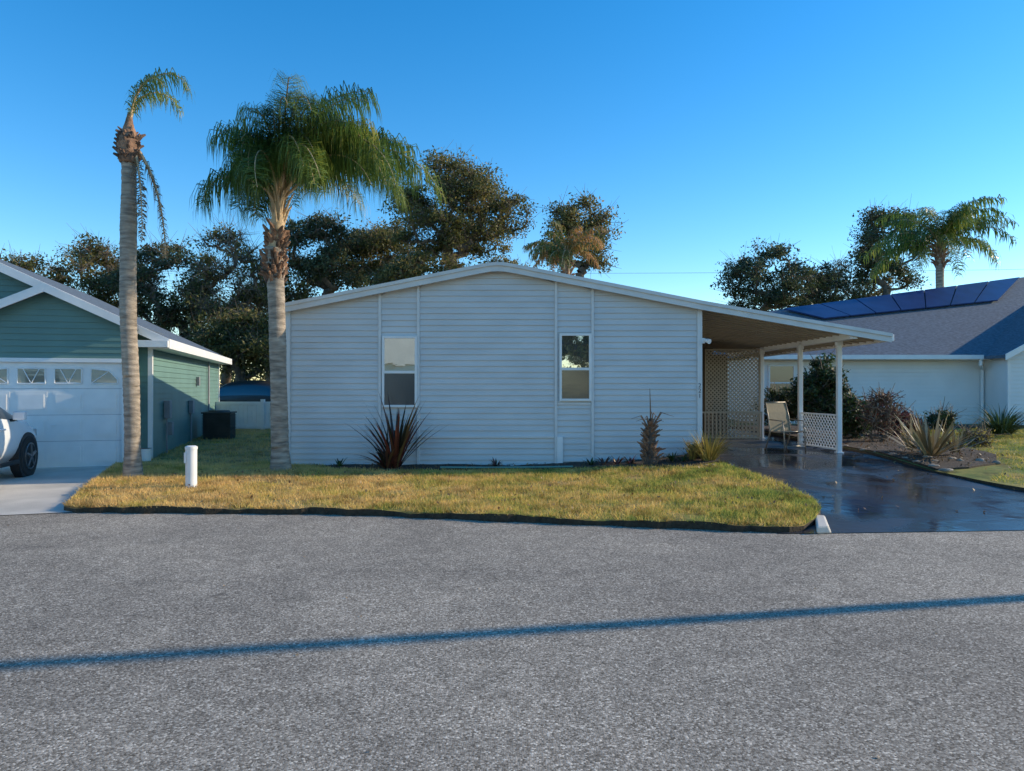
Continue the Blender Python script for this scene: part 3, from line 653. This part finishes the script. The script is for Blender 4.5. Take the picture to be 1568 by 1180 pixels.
T('pine_tree',1358,298,480,110,44,pine,110,10000,21,.09,cl=.38,nsub=13,sub=(.15,.28))
rng=np.random.default_rng(4); n=900
xx=rng.uniform(-75,80,n); yy=rng.uniform(56,66,n); top=4.5+1.6*np.sin(xx*.23)+1.0*np.sin(xx*.71)
B=np.stack([xx,yy,rng.uniform(0,1,n)**.8*top],1); C=np.repeat(B,45,0)+rng.normal(size=(n*45,3))*.75
V_,F_=leaves(C,.2,rng); fast('distant_tree_line',V_,F_,[oak],np.clip(np.repeat(rng.uniform(0,1,n),45)*.6+rng.uniform(0,.4,n*45),0,1))
tree('oak_tree',5,-16,[(0,0,5,3.2,3,2.2),(2,0,4,2.4,2,1.6)],60,7000,.16,oak,.25,.6,0,31)

# ---------------------------------------------------------------- palms
palmg=leafmat('palm_leaflets',[(0,(.04,.08,.018)),(.45,(.11,.18,.035)),(.8,(.26,.31,.055)),(1,(.50,.42,.13))],.45,.35)
palmd=leafmat('palm_dry',[(0,(.10,.06,.03)),(.5,(.26,.16,.07)),(1,(.40,.28,.13))],.3)
palmo=leafmat('palm_mixed',[(0,(.05,.10,.02)),(.45,(.16,.19,.04)),(.7,(.50,.26,.09)),(1,(.6,.32,.16))],.4)
def frond(fb,o,az,el,L,droop,rng,nl=55,ll=.6,ld=1.2,wind=(0,0,0),wd=.016,mi=1,base_r=.025,tone=None,pw=1.3):
    n=16; p=np.array(o,float); P=[p.copy()]; T_=[]
    tw=rng.normal()*.25
    for k in range(n):
        s=(k+.5)/n; e=el-droop*s**pw; a2=az+tw*s; t=np.array([math.cos(a2)*math.cos(e),math.sin(a2)*math.cos(e),math.sin(e)])+np.array(wind)*s
        t/=np.linalg.norm(t); T_.append(t); p=p+t*L/n; P.append(p.copy())
    P=np.array(P); T_=np.array(T_+[T_[-1]])
    r=base_r*(1-np.linspace(0,1,n+1))+.004
    V_,F_=tubes(P[:-1],P[1:],r[:-1],r[1:],5); fb.add(V_,F_,.75,2)
    s=np.repeat(np.linspace(.16,1,nl),2)+rng.normal(size=2*nl)*.006; s=np.clip(s,.1,1); sg=np.tile([1,-1],nl)
    i=np.minimum((s*n).astype(int),n-1); f=(s*n-i)[:,None]; b=P[i]*(1-f)+P[i+1]*f; t=T_[i]
    side=unit(np.cross(t,np.array([math.sin(az)*.02,-math.cos(az)*.02,1.]))+1e-6)*sg[:,None]
    l=(ll*(.35+.65*np.sin(np.pi*np.clip(s*.95,0,1))**.7)*rng.uniform(.6,1.2,2*nl))[:,None]
    d=unit(side*.8+t*.6+np.array([0,0,.1])+rng.normal(size=(2*nl,3))*.32)
    m1=b+d*l*.35; d2=unit(d*.55+np.array([0,0,-ld])+np.array(wind)*.5+rng.normal(size=(2*nl,3))*.22); m2=m1+d2*l*.35
    d3=unit(d2*.6+np.array([0,0,-ld])+np.array(wind)*.4+rng.normal(size=(2*nl,3))*.1); m3=m2+d3*l*.35
    w0=t*wd
    V_=np.stack([b-w0*.6,b+w0*.6,m1-w0,m1+w0,m2-w0*.8,m2+w0*.8,m3-w0*.1,m3+w0*.1],1).reshape(-1,3)
    bs=np.arange(2*nl)[:,None]*8; F_=np.concatenate([bs+np.array([[0,1,3,2]]),bs+np.array([[2,3,5,4]]),bs+np.array([[4,5,7,6]])])
    tn=rng.uniform(0,1) if tone is None else tone
    rr=np.clip(.5*tn+.5*rng.uniform(0,1,2*nl),0,1); fb.add(V_,F_,np.tile(rr,3),mi)
def ringtrunk(par,name,pts,rad,mat,n=18,ring=.10,seed=1,jit=.004):
    rng=np.random.default_rng(seed); P=[];Rr=[]
    pts=[np.array(p,float) for p in pts]; tot=float(sum(np.linalg.norm(b-a) for a,b in zip(pts[:-1],pts[1:]))); m=int(tot/.025)
    cum=np.concatenate([[0],np.cumsum([np.linalg.norm(b-a) for a,b in zip(pts[:-1],pts[1:])])])
    for k in range(m+1):
        d=tot*k/m; P.append(tuple(float(np.interp(d,cum,[p[i] for p in pts]))+(.012*math.sin(d*1.7+i*2+seed)+jit*rng.normal()*.4 if i<2 else 0) for i in range(3)))
        ph=(d/ring+.3*math.sin(d*3))%1
        Rr.append(float(np.interp(d,cum,rad))*(1+.035*(ph-.5)+.012*rng.normal()+.02*math.sin(d*5+seed)))
    mb=MB(); mb.tube(P,Rr,n); return mb.obj(name,mat,par,smooth=True)
def boots(par,name,c0,c1,r0,r1,n,mat,seed=1,ln=.3,out=.35,th=.07):
    rng=np.random.default_rng(seed); mb=MB(); c0=np.array(c0,float); c1=np.array(c1,float)
    for k in range(n):
        t=k/n; a=k*2.4+rng.normal()*.3; c=c0*(1-t)+c1*t; r=r0*(1-t)+r1*t; d=np.array([math.cos(a),math.sin(a),0])
        l=ln*rng.uniform(.5,1.4); p0=c+d*r*.6; p1=p0+d*out*l*rng.uniform(.4,1.2)+np.array([0,0,l*.6]); p2=p1+d*out*l*rng.uniform(.2,1.2)+np.array([0,0,l*rng.uniform(.1,.45)])
        mb.tube([p0,p1,p2],[th*rng.uniform(.8,1.2),th*.7,th*.35],6)
    return mb.obj(name,mat,par)
p2=empty('palm_tree'); Y=13.0
bx_,bz_=SX(430,Y),h(-4.2,Y)
ringtrunk(p2,'trunk',[(bx_,Y,bz_-.1),(bx_-.01,Y,.45),(SX(428,Y),Y,SZ(600,Y)),(SX(421,Y),Y,SZ(430,Y)),(SX(421,Y),Y,SZ(380,Y))],[.21,.16,.145,.15,.17],m_palmbark,seed=2)
boots(p2,'boots',W(420,432,Y),W(424,358,Y),.19,.15,110,m_boot,3,.17,.55,.05)
boots(p2,'fibre_boots',W(420,436,Y),W(424,380,Y),.17,.15,60,m_bootd,33,.15,.5,.05)
crn=np.array(W(428,290,Y))
ringtrunk(p2,'crownshaft',[W(422,385,Y),W(425,345,Y),W(427,310,Y),tuple(crn)],[.17,.12,.08,.06],m_petiole,seed=4)
boots(p2,'petiole_bases',W(425,352,Y),W(428,300,Y),.10,.06,34,m_petiole,13,.5,.20,.032)
fb=FB(); rng=np.random.default_rng(12)
spec=[]
for k in range(46):
    az=rng.uniform(-math.pi,math.pi)
    if k%2: az=rng.normal()*.8
    cr_=math.cos(az); el=R(rng.uniform(46,86))
    L=(2.25+.85*cr_)*rng.uniform(.8,1.15); dr=R(rng.uniform(80,150)) if cr_>0 else R(rng.uniform(110,170))
    spec.append((az,el,L,dr))
for az,el,L,dr in spec:
    o=crn+np.array([math.cos(az)*.06,math.sin(az)*.06,rng.uniform(-.25,.15)])
    frond(fb,o,az,el,L,dr,rng,nl=105,ll=.78,ld=1.6,wind=(.22,0,.0),wd=.008,base_r=.024)
fb.obj('fronds',[m_bark,palmg,m_petiole],p2)
p1=empty('dying_palm_tree'); Y=12.1
ringtrunk(p1,'trunk',[(SX(205,Y),Y,-.05),(SX(203,Y),Y,.5),W(197,480,Y),W(196,340,Y),W(196,245,Y)],[.18,.125,.13,.13,.11],m_palmbark,seed=5)
boots(p1,'boots',W(197,252,Y),W(197,212,Y),.13,.16,110,m_bootd,6,.12,.5,.05)
boots(p1,'boots_brown',W(197,250,Y),W(197,205,Y),.13,.13,40,m_boot,16,.13,.5,.035)
ringtrunk(p1,'crown_stub',[W(197,250,Y),W(197,220,Y),W(198,190,Y),W(199,172,Y)],[.15,.18,.07,.03],m_boot,seed=9)
fb=FB(); rng=np.random.default_rng(5); c1=np.array(W(198,195,Y))
frond(fb,c1,R(5),R(86),1.75,R(165),rng,nl=70,ll=.42,ld=1.3,wd=.008,tone=.75,base_r=.022,pw=1.8)
frond(fb,c1,R(-30),R(82),1.35,R(150),rng,nl=60,ll=.36,ld=1.3,wd=.008,tone=.5,base_r=.02,pw=1.9)
frond(fb,c1,R(40),R(84),1.4,R(160),rng,nl=60,ll=.36,ld=1.3,wd=.008,tone=.9,base_r=.02,pw=1.8)
fb.obj('green_fronds',[m_bark,palmg,m_petiole],p1)
fb=FB()
frond(fb,np.array(W(204,222,Y)),R(0),R(-30),2.0,R(60),rng,nl=90,ll=.26,ld=3,wd=.010,tone=.5,base_r=.03,pw=.35)
frond(fb,np.array(W(204,225,Y)),R(-40),R(-40),1.7,R(50),rng,nl=80,ll=.26,ld=3,wd=.010,tone=.3,base_r=.02,pw=.35)
fb.obj('dead_fronds',[m_bark,palmd,m_petiole],p1)
def farpalm(u,v,Y,rad,mat,seed,n=30,ldr=1.0):
    e=empty('palm_tree'); c=np.array(W(u,v,Y)); rng=np.random.default_rng(seed)
    ringtrunk(e,'trunk',[(c[0],Y,.1),(c[0],Y,c[2])],[.2,.15],m_palmbark,n=10)
    boots(e,'boots',(c[0],Y,c[2]-.9),(c[0],Y,c[2]),.17,.12,30,m_boot,seed,.3,.5)
    fb=FB()
    for k in range(n):
        az=k*2.4; frond(fb,c,az,R(rng.uniform(15,80)),rad*rng.uniform(.9,1.3),R(rng.uniform(70,120)),rng,nl=45,ll=.75*rad/2.7,ld=ldr,wd=.02,tone=None)
    fb.obj('fronds',[m_bark,mat,m_petiole],e)
farpalm(1440,378,30,2.7,palmg,41,38); farpalm(868,392,29,1.7,palmo,42,26)

# ---------------------------------------------------------------- spiky plants & shrubs
def spiky(name,x,y,n,L,w,mat,seed,el=(20,88),curl=.5,zo=.1,r0=.06):
    rng=np.random.default_rng(seed); z=h(x,y)+zo; fb=FB(); az=rng.uniform(0,6.283,n); e=np.radians(rng.uniform(el[0],el[1],n)); l=L*rng.uniform(.6,1.1,n); seg=6
    p=np.stack([x+r0*np.cos(az),y+r0*np.sin(az),np.full(n,z)],1); side=np.stack([-np.sin(az),np.cos(az),0*az],1); rows=[]
    for k in range(seg+1):
        s=k/seg; ww=w*(.6+.8*s if s<.4 else 1.25*(1-s)/.6+.02)*.5; rows+= [p-side*ww,p+side*ww]
        ee=e-curl*s*1.4; p=p+np.stack([np.cos(az)*np.cos(ee),np.sin(az)*np.cos(ee),np.sin(ee)],1)*(l/seg)[:,None]
    V_=np.stack(rows,1).reshape(-1,3); b=np.arange(n)[:,None]*(2*(seg+1)); F_=np.concatenate([b+np.array([[2*k,2*k+1,2*k+3,2*k+2]]) for k in range(seg)])
    fb.add(V_,F_,np.tile(rng.uniform(0,1,n),seg),0); return fb.obj(name,[mat])
spiky('cordyline_plant',-2.13,13.15,60,1.38,.05,cord,1,(48,88),.3)
spiky('cordyline_plant',-2.28,13.1,34,.85,.05,cord,2,(25,80),.5)
aga=leafmat('agave_leaves',[(0,(.10,.08,.04)),(.5,(.30,.23,.12)),(.8,(.46,.35,.22)),(1,(.2,.24,.10))],.15)
spiky('agave_plant',SX(1425,13.2),13.2,60,.95,.055,aga,3,(8,85),.15,.12,.12)
spiky('agave_plant',SX(1462,13.6),13.6,34,.7,.05,aga,4,(15,80),.2,.12)
spiky('agave_plant',SX(1395,14.0),14.0,34,.75,.05,aga,14,(15,80),.2,.12)
spiky('ornamental_grass',SX(1085,12.9),12.9,190,.66,.014,gold,5,(45,88),.5,.1,.10)
spiky('ornamental_grass',SX(1533,18.5),18.5,420,1.0,.02,shr,6,(25,88),.9,.1,.2)
spiky('ornamental_grass',SX(1060,13.1),13.1,60,.4,.014,gold,7,(45,88),.5,.1,.05)
for i,(u,Yp) in enumerate([(925,13.3),(905,13.35),(945,13.2),(1030,13.1),(760,13.4),(1045,13.0),(965,13.1),(520,13.4)]):
    spiky('bromeliad_plant',SX(u,Yp),Yp,22,.22,.03,cord if i%2==0 else shr,20+i,(15,75),.4,.1,.03)
ys_=empty('cycad_stump'); X_=SX(995,12.95); Ys=12.95; z_=h(X_,Ys)+.08
ringtrunk(ys_,'core',[(X_,Ys,z_),(X_,Ys,z_+.4),(X_,Ys,z_+.84)],[.13,.10,.03],m_bootd,n=12)
boots(ys_,'leaf_bases',(X_,Ys,z_),(X_,Ys,z_+.70),.13,.045,110,m_boot,8,.13,.65,.026)
mb=MB(); mb.tube([(X_+.02,Ys,z_+.7),(X_,Ys,z_+1.38)],[.018,.004],6)
for k in range(12):
    a=k*2.4; l=.25+.1*(k%3); mb.tube([(X_,Ys,z_+.62),(X_+.5*l*math.cos(a),Ys+.5*l*math.sin(a),z_+.68+l*.6),(X_+l*math.cos(a),Ys+l*math.sin(a),z_+.66+l*.5)],[.014,.009,.003],5)
mb.obj('spears',m_boot,ys_)
def shrub(name,u,Y,w,hh,mat,seed,nl=4000,ncl=50,bare=0,ls=.04,cl=.13):
    tree(name,SX(u,Y),Y,[(0,0,hh*.55,w/2,w/2,hh*.42),(w*.2,0,hh*.4,w*.35,w*.3,hh*.3),(-w*.22,0,hh*.35,w*.3,w*.3,hh*.3)],ncl,nl,ls,mat,.035,cl,h(SX(u,Y),Y)+.05,seed,trunk_h=hh*.12,bare=bare)
shrub('hedge_shrub',1256,19.5,1.15,2.1,shr,51,14000,120,ls=.05)
shrub('shrub',1308,17.5,.8,1.1,shr,52,5000)
shrub('bare_shrub',1347,16.5,.7,1.25,red,53,700,60,.3,.03)
shrub('shrub',1375,18.5,.9,.7,red,54,2500)
shrub('shrub',1440,20,.5,.6,shr,55,1500,20)
shrub('shrub',1195,20.5,1.1,1.2,shr,56,5000)
shrub('shrub',1330,21,1.4,.6,shr,57,4000)
shrub('shrub',1075,13.3,.35,.45,shr,58,900,20,ls=.025,cl=.07)
shrub('shrub',1490,15.5,.5,.35,gold,59,900,20,ls=.03)
def rocks(name,pts,smin,smax,seed):
    rng=random.Random(seed); bm=bmesh.new()
    for x,y in pts:
        s=rng.uniform(smin,smax); r=bmesh.ops.create_icosphere(bm,subdivisions=2,radius=s)
        sx,sy,sz=rng.uniform(.8,1.5),rng.uniform(.7,1.2),rng.uniform(.4,.7)
        for v in r['verts']:
            k=1+.18*math.sin(v.co.x*31/s*.1+x*9)*math.cos(v.co.y*27/s*.1+y*5); v.co=Vector((v.co.x*sx*k+x,v.co.y*sy*k+y,v.co.z*sz*k+h(x,y)+.07+s*.1))
    me=bpy.data.meshes.new(name); bm.to_mesh(me); bm.free(); me.materials.append(m_rock); o=bpy.data.objects.new(name,me); sc.collection.objects.link(o)
rr_=random.Random(3)
rocks('border_rocks',[(7.14+rr_.uniform(-.05,.12),y) for y in np.arange(11.8,15.5,.45)]+[(7.3+rr_.uniform(0,1.4),rr_.uniform(12.0,13.2)) for _ in range(6)],.03,.08,2)
rocks('bed_stones',[(x,12.55+.3*max(0,2.2-x)+rr_.uniform(-.03,.03)) for x in np.arange(1.3,3.6,.13)],.03,.06,4)
hs=MB(); hs.tube([(x,12.98+.03*math.sin(x*3),h(x,13.0)+.13) for x in np.arange(-1.3,1.3,.2)],.018,8); hs.obj('garden_hose',M('hose',(.12,.25,.22),.5,.1))
wr=MB()
wr.tube([(x,46,8.9+.5*((x)/45)**2) for x in np.linspace(-45,45,19)],.010,4)
wr.obj('power_line',m_grey)
AZ,EL=R(11),R(22)
ppx,ppy=13.6,7.35
up=MB(); up.tube([(ppx,ppy,0),(ppx,ppy,7.9)],[.10,.075],14); up.tube([(ppx,ppy,7.7),(ppx,ppy+.0,7.95),(ppx-.3,ppy-.06,8.1)],.04,8); up.obj('street_lamp_pole',m_alu)

# ---------------------------------------------------------------- light, sky, camera
w=bpy.data.worlds.new('World'); sc.world=w; w.use_nodes=True; nt=w.node_tree
sky=nt.nodes.new('ShaderNodeTexSky'); sky.sky_type='NISHITA'; sky.sun_disc=False; sky.sun_elevation=EL; sky.sun_rotation=R(90)-AZ
sky.air_density=1.0; sky.dust_density=.1; sky.ozone_density=2.5
hs_=nt.nodes.new('ShaderNodeHueSaturation'); hs_.inputs['Saturation'].default_value=1.40; hs_.inputs['Value'].default_value=1.62
bg=nt.nodes['Background']; bg.inputs[1].default_value=.15
nt.links.new(sky.outputs[0],hs_.inputs['Color']); nt.links.new(hs_.outputs[0],bg.inputs[0])
S=Vector((math.cos(EL)*math.cos(AZ),math.cos(EL)*math.sin(AZ),math.sin(EL)))
sl_=bpy.data.lights.new('sun','SUN'); sl_.energy=5; sl_.angle=R(.5); sl_.color=(1,.84,.60)
so=bpy.data.objects.new('sun',sl_); sc.collection.objects.link(so); so.rotation_euler=S.to_track_quat('Z','Y').to_euler(); so.location=(20,10,20)
cam=bpy.data.cameras.new('camera'); co=bpy.data.objects.new('camera',cam); sc.collection.objects.link(co)
co.location=(0,0,CAMZ); co.rotation_euler=(R(90.15),0,0); cam.sensor_width=36; cam.lens=36*F/1568; cam.clip_end=5000; cam.clip_start=.05
sc.camera=co
sc.view_settings.view_transform='Standard'; sc.view_settings.look='None'; sc.view_settings.exposure=0
